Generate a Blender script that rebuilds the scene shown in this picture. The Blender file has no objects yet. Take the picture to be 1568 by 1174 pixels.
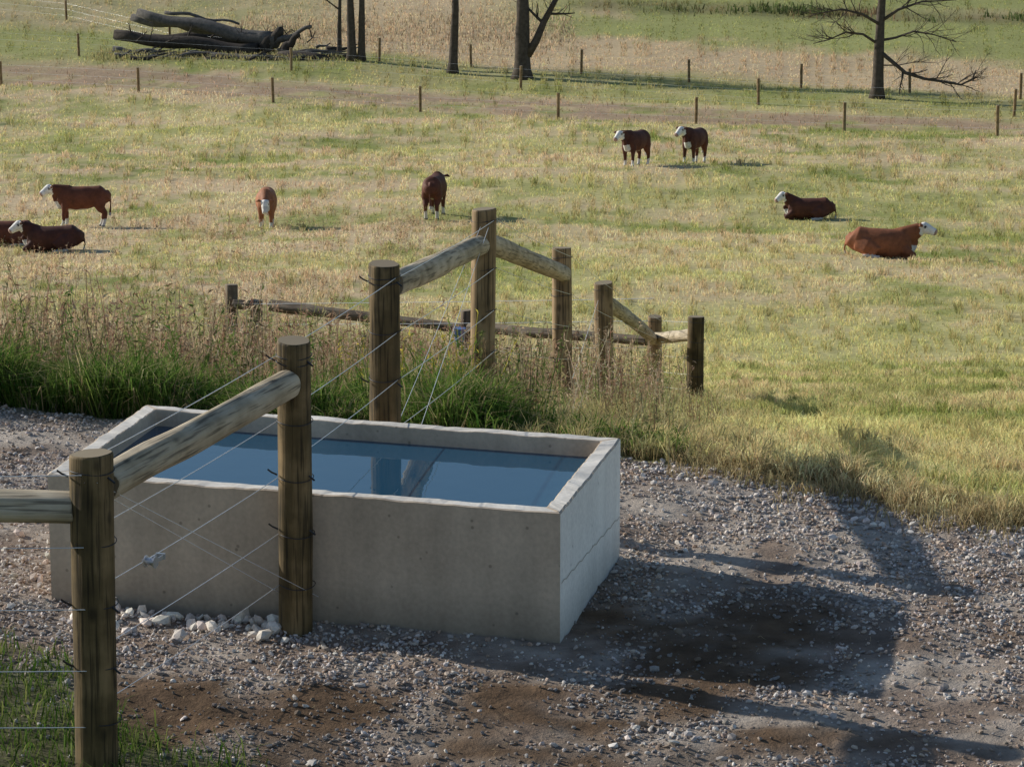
import bpy, math, random
import numpy as np
from mathutils import Vector, Matrix
R=np.random.RandomState(7); random.seed(7)
sc=bpy.context.scene
# ------------------------------------------------------------ helpers
def link(o,parent=None):
    sc.collection.objects.link(o)
    if parent: o.parent=parent
    return o
def empty(name,loc=(0,0,0)):
    e=bpy.data.objects.new(name,None); e.location=loc; e.empty_display_size=.3
    return link(e)
def _h(ix,iy,s):
    a=np.sin(ix*127.1+iy*311.7+s*74.7)*43758.5453
    return a-np.floor(a)
def vn(x,y,s=0):
    x=np.asarray(x,float);y=np.asarray(y,float)
    ix=np.floor(x);iy=np.floor(y);fx=x-ix;fy=y-iy
    fx=fx*fx*(3-2*fx);fy=fy*fy*(3-2*fy)
    return (_h(ix,iy,s)*(1-fx)+_h(ix+1,iy,s)*fx)*(1-fy)+(_h(ix,iy+1,s)*(1-fx)+_h(ix+1,iy+1,s)*fx)*fy
def fbm(x,y,s=0,o=4):
    t=0;a=.5;n=0
    for i in range(o):
        t=t+a*vn(x*2**i+i*17.3,y*2**i-i*9.1,s+i);n+=a;a*=.55
    return t/n
def ss(a,b,x):
    t=np.clip((x-a)/(b-a),0,1);return t*t*(3-2*t)
# ------------------------------------------------------------ terrain
K=[(-300,1),(0,0),(17.4,0),(18.5,-.12),(20.3,-.55),(25,-1.59),(30,-2.77),(40,-5.03),(60,-9.0),(80,-11.5),(100,-14.1),
   (120,-16.0),(140,-18.0),(158,-19.6),(180,-21),(220,-22),(260,-22),(400,-20),(700,5),(1700,60)]
ty=np.arange(-320,1720,.25); tz=np.interp(ty,[k[0] for k in K],[k[1] for k in K])
tz=np.convolve(np.pad(tz,3,mode='edge'),np.ones(7)/7,'valid')
EX=[-30,-8,-3.07,-2.4,-.5,.58,1.15,1.83,2.1,2.67,5,30];EY=[21,19.5,19.07,18.75,18.4,17.94,17.7,17.16,16.84,16.45,15.5,13]
def edge(x): return np.interp(x,EX,EY)
def padmask(x,y):
    e=edge(x)+(fbm(x*1.3,y*1.3,5)-.5)*.7
    m=1-ss(e-.12,e+.12,y)
    return m
def terr(x,y):
    x=np.asarray(x,float);y=np.asarray(y,float)
    sh=(edge(np.clip(x,-5,4))-17.6)*np.clip(1-(y-18)/12,0,1)
    z=np.interp(y-sh*ss(5,15,y),ty,tz)
    far=ss(17,60,y)
    z=z+(fbm(x*.35,y*.35,3)-.5)*.10*ss(8,22,y)+far*(fbm(x*.05,y*.05,9)-.5)*.8
    p=1-ss(18,24,y)
    z=z+p*((fbm(x*1.1,y*1.1,21)-.5)*.08+(fbm(x*7,y*7,22,3)-.5)*.04)
    return z
def T(x,y): return float(terr(x,y))
def mix(a,b,t):
    t=np.asarray(t)[...,None];return a*(1-t)+b*t
C=lambda r,g,b:np.array([r,g,b],float)
GREEN=C(.27,.315,.08);YEL=C(.62,.565,.25);TAN=C(.74,.56,.36);BRN=C(.44,.31,.21)
def grassmask_nearleft(x,y):
    return ss(.0,.25,(-1.45-x)*.8+(13.35-y)*.6+(fbm(x*3,y*3,31)-.5)*.6)
def mudmask(x,y):
    m=np.exp(-(((x-1.0)/1.15)**2+((y-14.45)/.8)**2))*1.0+np.exp(-(((x-.1)/1.5)**2+((y-12.95)/.75)**2))*.95+np.exp(-(((x+1.35)/.8)**2+((y-13.45)/.5)**2))*.95
    return np.clip(ss(.3,1.05,m+(fbm(x*2.6,y*2.6,41)-.5)*1.7),0,1)
def gcol(x,y):
    n1=fbm(x/7,y/11,51);n2=fbm(x/2.0,y/3.2,52);n3=fbm(x/.5,y/.8,53)
    c=mix(GREEN,YEL,ss(.29,.62,n1*.48+n2*.35+n3*.2))
    t=ss(.46,.68,fbm(x/5,y/5,54)*.5+n2*.3+n3*.25)
    reg=ss(0,-7,x+0*y)*ss(40,58,y)*(1-ss(105,135,y))*.38+.14*ss(100,150,y)
    c=mix(c,TAN,np.clip(t*.66+reg*ss(.35,.6,n2*.6+n3*.4)*1.9,0,.9))
    near=(1-ss(34,46,y))*ss(17,19,y)*ss(2.2,-.5,x)
    c=mix(c,C(.30,.24,.13),near*.8)
    s=y+.65*x+4*(n1-.5)
    lane=ss(159,162.5,s)*(1-ss(170,175,s))
    c=mix(c,BRN*(.75+.5*n3)[...,None],lane*ss(.30,.58,n2*.5+.5*fbm(s/1.1,x/14,55))*.9)
    s=y+.65*x
    g2=ss(173,176,s)*(1-ss(188,194,s+6*(n1-.5)))
    c=mix(c,mix(GREEN*.95,YEL*.9,n2),g2*.8)
    beyond=ss(187,194,s+8*(n1-.5))
    c=mix(c,mix(TAN*1.02,C(.60,.46,.28),n2),beyond*.9)
    gr=ss(206,214,s+12*(n2-.5))*ss(-4,6,x)*ss(.25,.6,n1+.2)
    c=mix(c,mix(GREEN,C(.42,.46,.16),n2),gr*.85)
    c=mix(c,C(.36,.38,.14),ss(186,192,y)*ss(-8,-18,x)*.6*n2*1.5)
    rg=ss(222,226,y+.35*x+5*(n2-.5))*(1-ss(230,234,y+.35*x))*ss(2,6,x)
    c=mix(c,mix(C(.24,.16,.10),C(.16,.19,.07),n2),rg*.6)
    dirt=mix(C(.24,.18,.14),C(.44,.38,.32),ss(.3,.7,fbm(x*3,y*3,61)))
    dirt=mix(dirt,C(.13,.083,.05)*(.6+.8*fbm(x*9,y*9,62))[...,None],mudmask(x,y))
    dirt=mix(dirt,C(.07,.08,.03),grassmask_nearleft(x,y)*.8)
    pm=padmask(x,y)
    c=mix(c,dirt,pm)
    return np.clip(c,0,1)
# ------------------------------------------------------------ mesh builder
def trimesh(name,V,F,col=None,mat=None,flat=True,parent=None):
    m=bpy.data.meshes.new(name)
    V=np.ascontiguousarray(V,dtype=np.float32);F=np.ascontiguousarray(F,dtype=np.int32);k=F.shape[1]
    m.vertices.add(len(V));m.vertices.foreach_set('co',V.ravel())
    m.loops.add(F.size);m.loops.foreach_set('vertex_index',F.ravel())
    m.polygons.add(len(F));m.polygons.foreach_set('loop_start',np.arange(0,F.size,k,dtype=np.int32))
    m.update(calc_edges=True)
    if flat: m.shade_flat()
    else: m.shade_smooth()
    if col is not None:
        a=m.attributes.new('Col','FLOAT_COLOR','POINT')
        a.data.foreach_set('color',np.concatenate([col,np.ones((len(col),1))],1).astype(np.float32).ravel())
    o=bpy.data.objects.new(name,m)
    if mat: m.materials.append(mat)
    return link(o,parent)
# ------------------------------------------------------------ materials
def newmat(name):
    m=bpy.data.materials.new(name);m.use_nodes=True
    nt=m.node_tree;b=nt.nodes['Principled BSDF']
    return m,nt,b
def N(nt,t,**kw):
    n=nt.nodes.new(t)
    for k,v in kw.items():
        if k in n.inputs: n.inputs[k].default_value=v
        else: setattr(n,k,v)
    return n
def attrmat(name,rough=.9,trans=0,nscale=None,namt=.3,bump=0,bscale=60,spec=.2):
    m,nt,b=newmat(name);L=nt.links.new
    at=N(nt,'ShaderNodeAttribute',attribute_name='Col');src=at.outputs['Color']
    geo=N(nt,'ShaderNodeNewGeometry')
    if nscale:
        no=N(nt,'ShaderNodeTexNoise',Scale=nscale,Detail=6.0,Roughness=.65);L(geo.outputs['Position'],no.inputs['Vector'])
        mr=N(nt,'ShaderNodeMapRange');mr.inputs[1].default_value=.25;mr.inputs[2].default_value=.75
        mr.inputs[3].default_value=1-namt;mr.inputs[4].default_value=1+namt
        L(no.outputs['Fac'],mr.inputs[0])
        mx=N(nt,'ShaderNodeVectorMath',operation='SCALE');L(src,mx.inputs[0]);L(mr.outputs[0],mx.inputs['Scale']);src=mx.outputs[0]
    if trans:
        df=N(nt,'ShaderNodeBsdfDiffuse');L(src,df.inputs['Color'])
        tr=N(nt,'ShaderNodeBsdfTranslucent');L(src,tr.inputs['Color'])
        ms=N(nt,'ShaderNodeMixShader');ms.inputs[0].default_value=trans
        L(df.outputs[0],ms.inputs[1]);L(tr.outputs[0],ms.inputs[2]);L(ms.outputs[0],nt.nodes['Material Output'].inputs['Surface'])
        return m
    L(src,b.inputs['Base Color']);b.inputs['Roughness'].default_value=rough;b.inputs['Specular IOR Level'].default_value=spec
    if bump:
        nb=N(nt,'ShaderNodeTexNoise',Scale=bscale,Detail=5.0,Roughness=.7);L(geo.outputs['Position'],nb.inputs['Vector'])
        bp=N(nt,'ShaderNodeBump',Strength=bump,Distance=.02);L(nb.outputs['Fac'],bp.inputs['Height']);L(bp.outputs[0],b.inputs['Normal'])
    return m
M_ground=attrmat('ground_mat',.95,0,6,.35,.8,25,.1)
M_grass=attrmat('grass_mat',.7,.42)
M_stone=attrmat('stone_mat',.85,0,40,.25,0,90,.25)
M_cow=attrmat('cow_mat',.7,0,9,.3,.3,60,.25)
M_bark=attrmat('bark_mat',.95,0,5,.45,.8,14,.1)
def woodmat(name,c1,c2,c3):
    m,nt,b=newmat(name);L=nt.links.new
    tc=N(nt,'ShaderNodeTexCoord');oi=N(nt,'ShaderNodeObjectInfo')
    ad=N(nt,'ShaderNodeVectorMath',operation='ADD');L(tc.outputs['Object'],ad.inputs[0])
    sc_=N(nt,'ShaderNodeVectorMath',operation='SCALE');sc_.inputs['Scale'].default_value=3.0
    L(oi.outputs['Location'],sc_.inputs[0]);L(sc_.outputs[0],ad.inputs[1])
    mp=N(nt,'ShaderNodeMapping');mp.inputs['Scale'].default_value=(14,14,1.2);L(ad.outputs[0],mp.inputs[0])
    n1=N(nt,'ShaderNodeTexNoise',Scale=1.0,Detail=5.0,Roughness=.6);L(mp.outputs[0],n1.inputs['Vector'])
    mp2=N(nt,'ShaderNodeMapping');mp2.inputs['Scale'].default_value=(70,70,3);L(ad.outputs[0],mp2.inputs[0])
    n2=N(nt,'ShaderNodeTexNoise',Scale=1.0,Detail=3.0);L(mp2.outputs[0],n2.inputs['Vector'])
    n3=N(nt,'ShaderNodeTexNoise',Scale=6.0,Detail=4.0);L(ad.outputs[0],n3.inputs['Vector'])
    cr=N(nt,'ShaderNodeValToRGB');e=cr.color_ramp.elements;e[0].position=.34;e[0].color=(*c1,1);e[1].position=.66;e[1].color=(*c3,1)
    k=cr.color_ramp.elements.new(.5);k.color=(*c2,1)
    mm=N(nt,'ShaderNodeMath',operation='MULTIPLY_ADD');mm.inputs[1].default_value=.5;L(n3.outputs['Fac'],mm.inputs[0])
    m2=N(nt,'ShaderNodeMath',operation='MULTIPLY');m2.inputs[1].default_value=.5;L(n1.outputs['Fac'],m2.inputs[0]);L(m2.outputs[0],mm.inputs[2])
    L(mm.outputs[0],cr.inputs[0])
    c5=N(nt,'ShaderNodeMapRange');c5.inputs[1].default_value=.36;c5.inputs[2].default_value=.47;c5.inputs[3].default_value=.4;c5.inputs[4].default_value=1
    L(n2.outputs['Fac'],c5.inputs[0])
    vo=N(nt,'ShaderNodeTexVoronoi',Scale=1.0);mp3=N(nt,'ShaderNodeMapping');mp3.inputs['Scale'].default_value=(9,9,5);L(ad.outputs[0],mp3.inputs[0]);L(mp3.outputs[0],vo.inputs['Vector'])
    kr=N(nt,'ShaderNodeMapRange');kr.inputs[1].default_value=.08;kr.inputs[2].default_value=.2;kr.inputs[3].default_value=.45;kr.inputs[4].default_value=1;L(vo.outputs['Distance'],kr.inputs[0])
    mk=N(nt,'ShaderNodeMath',operation='MULTIPLY');L(c5.outputs[0],mk.inputs[0]);L(kr.outputs[0],mk.inputs[1])
    v=N(nt,'ShaderNodeVectorMath',operation='SCALE');L(cr.outputs[0],v.inputs[0]);L(mk.outputs[0],v.inputs['Scale'])
    L(v.outputs[0],b.inputs['Base Color']);b.inputs['Roughness'].default_value=.75;b.inputs['Specular IOR Level'].default_value=.3
    bp=N(nt,'ShaderNodeBump',Strength=.7,Distance=.005);L(n2.outputs['Fac'],bp.inputs['Height']);L(bp.outputs[0],b.inputs['Normal'])
    return m
M_post=woodmat('treated_post_wood',(.048,.033,.013),(.125,.085,.035),(.28,.19,.09))
M_postfar=woodmat('dry_post_wood',(.13,.088,.043),(.30,.20,.10),(.46,.32,.18))
M_rail=woodmat('weathered_rail_wood',(.25,.20,.125),(.45,.37,.255),(.62,.53,.39))
M_oldrail=woodmat('old_rail_wood',(.09,.065,.045),(.17,.13,.09),(.27,.22,.16))
def simple(name,c,r=.5,met=0):
    m,nt,b=newmat(name);b.inputs['Base Color'].default_value=(*c,1);b.inputs['Roughness'].default_value=r;b.inputs['Metallic'].default_value=met
    no=N(nt,'ShaderNodeTexNoise',Scale=30.0);mr=N(nt,'ShaderNodeMapRange');mr.inputs[3].default_value=r*.8;mr.inputs[4].default_value=min(1,r*1.2)
    nt.links.new(no.outputs['Fac'],mr.inputs[0]);nt.links.new(mr.outputs[0],b.inputs['Roughness'])
    return m
M_wire=simple('galvanised_wire',(.78,.80,.82),.4,.5)
M_wrap=simple('dark_wire_wrap',(.05,.05,.055),.5,.6)
M_zinc=simple('zinc_fitting',(.6,.62,.65),.35,.8)
M_blue=simple('blue_plastic',(.08,.16,.38),.5)
M_end=simple('end_grain',(.26,.205,.13),.9)
M_seam=simple('seam_concrete',(.48,.44,.37),.9)  # darker concrete tone of the casting seam itself
def concrete(name,base,dark,stain):
    m,nt,b=newmat(name);L=nt.links.new
    geo=N(nt,'ShaderNodeNewGeometry')
    n1=N(nt,'ShaderNodeTexNoise',Scale=1.6,Detail=7.0,Roughness=.6);L(geo.outputs['Position'],n1.inputs['Vector'])
    cr=N(nt,'ShaderNodeValToRGB');e=cr.color_ramp.elements;e[0].position=.32;e[0].color=(*dark,1);e[1].position=.66;e[1].color=(*base,1);L(n1.outputs['Fac'],cr.inputs[0])
    n2=N(nt,'ShaderNodeTexNoise',Scale=45.0,Detail=3.0);L(geo.outputs['Position'],n2.inputs['Vector'])
    r2=N(nt,'ShaderNodeMapRange');r2.inputs[1].default_value=.3;r2.inputs[2].default_value=.7;r2.inputs[3].default_value=.9;r2.inputs[4].default_value=1.06;L(n2.outputs['Fac'],r2.inputs[0])
    mp=N(nt,'ShaderNodeMapping');mp.inputs['Scale'].default_value=(6,6,.7);L(geo.outputs['Position'],mp.inputs[0])
    n3=N(nt,'ShaderNodeTexNoise',Scale=1.0,Detail=4.0);L(mp.outputs[0],n3.inputs['Vector'])
    r3=N(nt,'ShaderNodeMapRange');r3.inputs[1].default_value=.3;r3.inputs[2].default_value=.6;r3.inputs[3].default_value=stain;r3.inputs[4].default_value=1;L(n3.outputs['Fac'],r3.inputs[0])
    vo=N(nt,'ShaderNodeTexVoronoi',Scale=9.0);L(geo.outputs['Position'],vo.inputs['Vector'])
    r4=N(nt,'ShaderNodeMapRange');r4.inputs[1].default_value=.05;r4.inputs[2].default_value=.09;r4.inputs[3].default_value=.62;r4.inputs[4].default_value=1;L(vo.outputs['Distance'],r4.inputs[0])
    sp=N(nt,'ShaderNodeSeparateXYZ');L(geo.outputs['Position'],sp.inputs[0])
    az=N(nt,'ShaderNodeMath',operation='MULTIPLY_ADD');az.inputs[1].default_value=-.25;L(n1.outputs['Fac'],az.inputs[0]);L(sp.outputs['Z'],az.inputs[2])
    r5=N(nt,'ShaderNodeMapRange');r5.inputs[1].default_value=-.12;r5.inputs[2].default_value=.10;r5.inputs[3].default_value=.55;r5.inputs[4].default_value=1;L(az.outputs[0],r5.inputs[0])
    p=r2.outputs[0]
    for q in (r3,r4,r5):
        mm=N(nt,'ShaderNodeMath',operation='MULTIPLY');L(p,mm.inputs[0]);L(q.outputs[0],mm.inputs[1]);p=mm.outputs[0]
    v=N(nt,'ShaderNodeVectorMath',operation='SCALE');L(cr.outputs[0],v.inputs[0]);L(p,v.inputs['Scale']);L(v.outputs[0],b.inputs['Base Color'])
    b.inputs['Roughness'].default_value=.85;b.inputs['Specular IOR Level'].default_value=.2
    bp=N(nt,'ShaderNodeBump',Strength=.35,Distance=.004);L(n2.outputs['Fac'],bp.inputs['Height']);L(bp.outputs[0],b.inputs['Normal'])
    return m
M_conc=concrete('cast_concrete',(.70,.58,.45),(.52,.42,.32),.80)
M_conc2=concrete('pale_concrete',(.95,.94,.88),(.86,.84,.79),.9)  # paler concrete, used only on the trough's right end face
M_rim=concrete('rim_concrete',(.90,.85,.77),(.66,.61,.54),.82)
# ------------------------------------------------------------ ground sheet
t=np.linspace(-6.9,6.9,560);xs=2.6*np.sinh(t*.95)
ys=np.concatenate([np.linspace(-300,8,24)[:-1],np.linspace(8,20,300)[:-1],np.exp(np.linspace(np.log(20),np.log(260),330))[:-1],np.exp(np.linspace(np.log(260),np.log(1700),40))])
X,Y=np.meshgrid(xs,ys);nx=len(xs);ny=len(ys)
Z=terr(X,Y)
V=np.stack([X.ravel(),Y.ravel(),Z.ravel()],1)
i=np.arange(ny-1)[:,None]*nx+np.arange(nx-1)[None,:];i=i.ravel()
F=np.stack([i,i+1,i+nx+1,i+nx],1)
trimesh('ground',V,F,gcol(X.ravel(),Y.ravel())*np.where(Y.ravel()>19,.8,1.)[:,None],M_ground,flat=False)
# ------------------------------------------------------------ grass blades
def blades(name,x,y,h,w,lean,col,mat=M_grass,z=None):
    n=len(x);z=terr(x,y)-.01 if z is None else z
    a=R.uniform(0,2*np.pi,n);la=R.uniform(0,2*np.pi,n)
    wx=np.cos(a)*w/2;wy=np.sin(a)*w/2;lx=np.cos(la)*lean*h;ly=np.sin(la)*lean*h
    P=np.zeros((n,5,3))
    P[:,0]=np.stack([x-wx,y-wy,z],1);P[:,1]=np.stack([x+wx,y+wy,z],1)
    mx=x+lx*.3;my=y+ly*.3;mz=z+h*.6
    P[:,2]=np.stack([mx+wx*.75,my+wy*.75,mz],1);P[:,3]=np.stack([mx-wx*.75,my-wy*.75,mz],1)
    P[:,4]=np.stack([x+lx,y+ly,z+h*(1-.35*lean)],1)
    b=np.arange(n)[:,None]*5
    F=np.concatenate([b+np.array([[0,1,2]]),b+np.array([[0,2,3]]),b+np.array([[3,2,4]])],0)
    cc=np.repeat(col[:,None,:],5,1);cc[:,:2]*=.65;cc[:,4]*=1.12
    return P.reshape(-1,3),F,np.clip(cc.reshape(-1,3),0,1)
def merge(parts):
    Vs,Fs,Cs,o=[],[],[],0
    for v,f,c in parts: Vs.append(v);Fs.append(f+o);Cs.append(c);o+=len(v)
    return np.concatenate(Vs),np.concatenate(Fs),np.concatenate(Cs)
def jit(c,a=.25,warm=.08):
    n=len(c);b=1+R.uniform(-a,a,n)[:,None];k=np.ones((n,3));k[:,0]+=R.uniform(-warm,warm*1.4,n);k[:,1]+=R.uniform(-warm,warm,n)*.5
    return np.clip(c*b*k,0,1)
n=600000
y=np.exp(R.uniform(np.log(16.3),np.log(235),n));x=R.uniform(-.205,.205,n)*y
sz=.10+.0035*y
gx=(np.floor(x/sz)+.5+.8*(_h(np.floor(x/sz),np.floor(y/sz/1.5),5)-.5))*sz;gy=(np.floor(y/sz/1.5)+.5+.8*(_h(np.floor(x/sz),np.floor(y/sz/1.5),6)-.5))*sz*1.5
tu=_h(np.floor(x/sz),np.floor(y/sz/1.5),8)
pull=np.where(tu>.55,.55,.0)*R.uniform(.4,1.2,n);x=x+(gx-x)*pull;y=y+(gy-y)*pull
cl=fbm(x*1.1,y*.8,71,3);s_=y+.65*x
lane=ss(160,163,s_)*(1-ss(171,175,s_))
keep=(padmask(x,y)<.4)&(R.rand(n)<np.clip(.3+1.7*ss(.3,.65,cl),0,1))&(R.rand(n)>lane*.7)
x=x[keep];y=y[keep];cl=cl[keep];tu=tu[keep];n=len(x)
c=gcol(x,y);tn=(c[:,0]>c[:,1]).astype(float)
h=(.03+.06*R.rand(n)**1.5+.10*ss(.5,.75,cl)*R.rand(n)+tn*.035+.07*(tu>.72)*R.rand(n)+.05*(tu>.9))*(1+ss(60,160,y)*.5)
h*=1+.7*ss(.62,.8,fbm(x/3,y/3,73))
w=.0035+.00023*y*R.uniform(.6,1.3,n)
c=c*(.72+.56*fbm(x/(.25+.004*y),y/(.4+.008*y),77,3))[:,None]*np.where(tu>.72,.82,1.06)[:,None]
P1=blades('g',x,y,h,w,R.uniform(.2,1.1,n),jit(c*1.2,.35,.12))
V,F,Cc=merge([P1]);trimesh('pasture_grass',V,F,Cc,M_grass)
# green grass strip along gravel edge
n=54000
x=R.uniform(-4.8,1.0,n);d=np.abs(R.normal(0,.7,n));y=edge(x)+.05+d+(fbm(x*1.3,edge(x)*1.3,5)-.5)*.5
k=(R.rand(n)<np.where(x<.0,1,.3))&(fbm(x*2.4,y*2.4,83)+d*-.12>.36+.25*(R.rand(n)-.5));x=x[k];y=y[k];n=len(x)
hh=(.10+.28*R.rand(n))*(.35+1.1*ss(.25,.75,fbm(x*1.8,y*1.8,81)))*(1-.55*ss(-.4,.2,x))
c1=mix(C(.05,.125,.02),C(.25,.34,.08),R.rand(n)**1.4);c1=mix(c1,C(.42,.36,.19),(R.rand(n)<.18)*1.)
p1=blades('',x,y,hh*1.22,R.uniform(.005,.012,n),R.uniform(.2,1.2,n),jit(c1,.3,.1))
n=9000;x=R.uniform(-3.4,-.7,n);y=R.uniform(11.6,14.6,n);k=grassmask_nearleft(x,y)>R.rand(n)*.9;x=x[k];y=y[k];n=len(x)
p2=blades('',x,y,R.uniform(.04,.16,n),R.uniform(.004,.009,n),R.uniform(.3,1.1,n),jit(mix(C(.06,.13,.02),C(.26,.30,.09),R.rand(n)**2),.3,.1))
n=14000;x=R.uniform(.3,4.5,n);y=edge(x)+R.normal(.12,.25,n)+(fbm(x*1.3,edge(x)*1.3,5)-.5)*.7
k=fbm(x*3,y*3,85)>.42;x=x[k];y=y[k];n=len(x)
p3=blades('',x,y,R.uniform(.03,.14,n)*(1+.6*(R.rand(n)<.1)),R.uniform(.004,.008,n),R.uniform(.3,1.3,n),jit(mix(C(.24,.19,.09),C(.56,.47,.26),R.rand(n)),.35,.1))
n=900;x=R.uniform(-3,3.3,n);y=R.uniform(12,18.5,n);k=padmask(x,y)>.5;x=x[k];y=y[k];n=len(x)
p4=blades('',x,y,R.uniform(.006,.02,n),R.uniform(.003,.005,n),R.uniform(2,6,n),jit(np.tile(C(.50,.40,.24),(n,1)),.3,.1),z=terr(x,y)+.022)
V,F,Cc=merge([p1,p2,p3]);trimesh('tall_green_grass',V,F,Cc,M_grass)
# dry weeds
def weeds(x,y,h,stemcol,leafcol,k=16,ls=.022,rad=.06):
    n=len(x);z=terr(x,y)-.02;lean=R.uniform(0,.45,n);la=R.uniform(0,6.283,n)
    parts=[]
    a=R.uniform(0,2*np.pi,n);w=R.uniform(.003,.006,n)
    P=np.zeros((n,4,3));wx=np.cos(a)*w;wy=np.sin(a)*w
    tx=x+np.cos(la)*lean*h;tyy=y+np.sin(la)*lean*h;tz_=z+h
    P[:,0]=np.stack([x-wx,y-wy,z],1);P[:,1]=np.stack([x+wx,y+wy,z],1)
    P[:,2]=np.stack([tx+wx*.4,tyy+wy*.4,tz_],1);P[:,3]=np.stack([tx-wx*.4,tyy-wy*.4,tz_],1)
    b=np.arange(n)[:,None]*4
    parts.append((P.reshape(-1,3),np.concatenate([b+np.array([[0,1,2]]),b+np.array([[0,2,3]])]),np.repeat(stemcol,4,0)))
    m=n*k;idx=np.repeat(np.arange(n),k);f=R.uniform(.2,1.03,m)
    cx=x[idx]+(tx-x)[idx]*f;cy=y[idx]+(tyy-y)[idx]*f;cz=z[idx]+h[idx]*f
    rr=rad*R.rand(m)*(1.25-f);aa=R.uniform(0,6.283,m);cx+=np.cos(aa)*rr;cy+=np.sin(aa)*rr;cz+=R.uniform(-.02,.04,m)
    A=R.normal(0,1,(m,3));B=R.normal(0,1,(m,3));A/=np.linalg.norm(A,axis=1)[:,None];B/=np.linalg.norm(B,axis=1)[:,None]
    s=(ls*R.uniform(.5,1.5,m))[:,None];c0=np.stack([cx,cy,cz],1)
    Q=np.stack([c0-A*s,c0+B*s*.5,c0+A*s],1)
    parts.append((Q.reshape(-1,3),np.arange(m*3).reshape(-1,3),np.repeat(jit(leafcol[idx],.3,.1),3,0)))
    return merge(parts)
def weedset(n,xr,yr,hr,pal,k=16,ls=.022,rad=.06,mask=None):
    x=R.uniform(*xr,n);y=R.uniform(*yr,n);dn=fbm(x*.9,y*.6,91)
    kp=(y>edge(x)+.25)&(R.rand(n)<ss(.35,.6,dn)*1.1+.1)
    if mask is not None: kp&=mask(x,y)
    x=x[kp];y=y[kp];dn=dn[kp];n=len(x)
    pal=np.array(pal);c=pal[R.randint(0,len(pal),n)]
    h=R.uniform(*hr,n)*(.45+.95*dn)
    return weeds(x,y,h,jit(c*.8),c,k,ls,rad)
dry=[(.50,.38,.26),(.42,.27,.18),(.58,.48,.34),(.26,.15,.10),(.40,.36,.18),(.22,.25,.09),(.46,.33,.22)]
W=[weedset(5200,(-6.5,-.6),(20.4,33),(.30,.86),dry,22,.022,.10),
   weedset(2600,(-1.2,2.2),(19.8,36),(.3,.78),dry+[(.24,.28,.10)],20,.020,.08,mask=lambda x,y:x<.25+(y-19)*.11),
   weedset(3000,(-9,-1.5),(33,60),(.25,.6),dry,14,.030,.10),
   weedset(5200,(-20,-1),(55,105),(.18,.40),dry,10,.036,.14),
   weedset(160,(-1.2,-.2),(19.4,21),(.4,.7),[(.50,.42,.08),(.20,.28,.06)],20,.02,.05),
   weedset(700,(-5,.2),(19.2,21.5),(.3,.65),[(.10,.17,.04),(.16,.22,.06),(.24,.17,.10),(.42,.32,.2)],20,.022,.08),
   weedset(800,(.6,2.2),(18.0,26),(.10,.32),[(.40,.40,.17),(.50,.44,.25),(.30,.22,.12)],14,.014,.05,mask=lambda x,y:x<.85+(y-18)*.12)]
n=32000;x=R.uniform(-7,2.0,n);y=R.uniform(19.8,40,n);k=(y>edge(x)+.5)&(x<.15+(y-19)*.10);x=x[k];y=y[k];n=len(x)
W.append(blades('',x,y,R.uniform(.10,.36,n),R.uniform(.005,.011,n),R.uniform(.2,1.1,n),jit(mix(C(.56,.44,.28),C(.24,.32,.10),R.rand(n)**1.3),.35,.1)))
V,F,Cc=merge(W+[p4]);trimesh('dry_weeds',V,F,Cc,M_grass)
# low brush in far background
n=5000;x=R.uniform(8,70,n);y=228-.35*x+R.normal(0,1.6,n);k=R.rand(n)<ss(.45,.65,fbm(x/5,y/5,97));x=x[k];y=y[k];n=len(x)
c=jit(mix(C(.13,.17,.06),C(.32,.22,.13),ss(.35,.6,fbm(x/6,y/6,95))),.4,.1)
p=blades('',x,y,R.uniform(.2,.7,n),R.uniform(.05,.14,n),R.uniform(.1,.9,n),c)
n=5000;x=R.uniform(-18,4,n);y=208+R.normal(0,7,n);p_=blades('',x,y,R.uniform(.2,.5,n),R.uniform(.03,.09,n),R.uniform(.1,.9,n),jit(np.tile(C(.58,.46,.30),(n,1)),.35,.1))
n=2500;x=R.uniform(-25,-10,n);y=193+R.normal(0,1.6,n);p5=blades('',x,y,R.uniform(.1,.5,n),R.uniform(.03,.08,n),R.uniform(.1,.9,n),jit(np.tile(C(.42,.38,.18),(n,1)),.35,.1))
V,F,Cc=merge([p,p_,p5]);trimesh('field_brush',V,F,Cc,M_grass)
# ------------------------------------------------------------ gravel
ph=(1+5**.5)/2
ico=np.array([(-1,ph,0),(1,ph,0),(-1,-ph,0),(1,-ph,0),(0,-1,ph),(0,1,ph),(0,-1,-ph),(0,1,-ph),(ph,0,-1),(ph,0,1),(-ph,0,-1),(-ph,0,1)],float);ico/=np.linalg.norm(ico[0])
icf=np.array([(0,11,5),(0,5,1),(0,1,7),(0,7,10),(0,10,11),(1,5,9),(5,11,4),(11,10,2),(10,7,6),(7,1,8),(3,9,4),(3,4,2),(3,2,6),(3,6,8),(3,8,9),(4,9,5),(2,4,11),(6,2,10),(8,6,7),(9,8,1)])
def stones(x,y,s,col,sink=.25):
    n=len(x);z=terr(x,y)
    A=R.normal(0,1,(n,3,3));Q,_=np.linalg.qr(A)
    sc3=s[:,None]*np.stack([R.uniform(.8,1.4,n),R.uniform(.7,1.1,n),R.uniform(.45,.9,n)],1)
    P=ico[None]*(1+R.uniform(-.3,.25,(n,12,1)))*sc3[:,None,:]
    P=np.einsum('nij,nkj->nki',Q,P);P[:,:,2]*=.8
    P+=np.stack([x,y,z+s*(.6-sink)],1)[:,None,:]
    F=(np.arange(n)[:,None,None]*12+icf[None]).reshape(-1,3)
    return P.reshape(-1,3),F,np.repeat(col,12,0)
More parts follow.
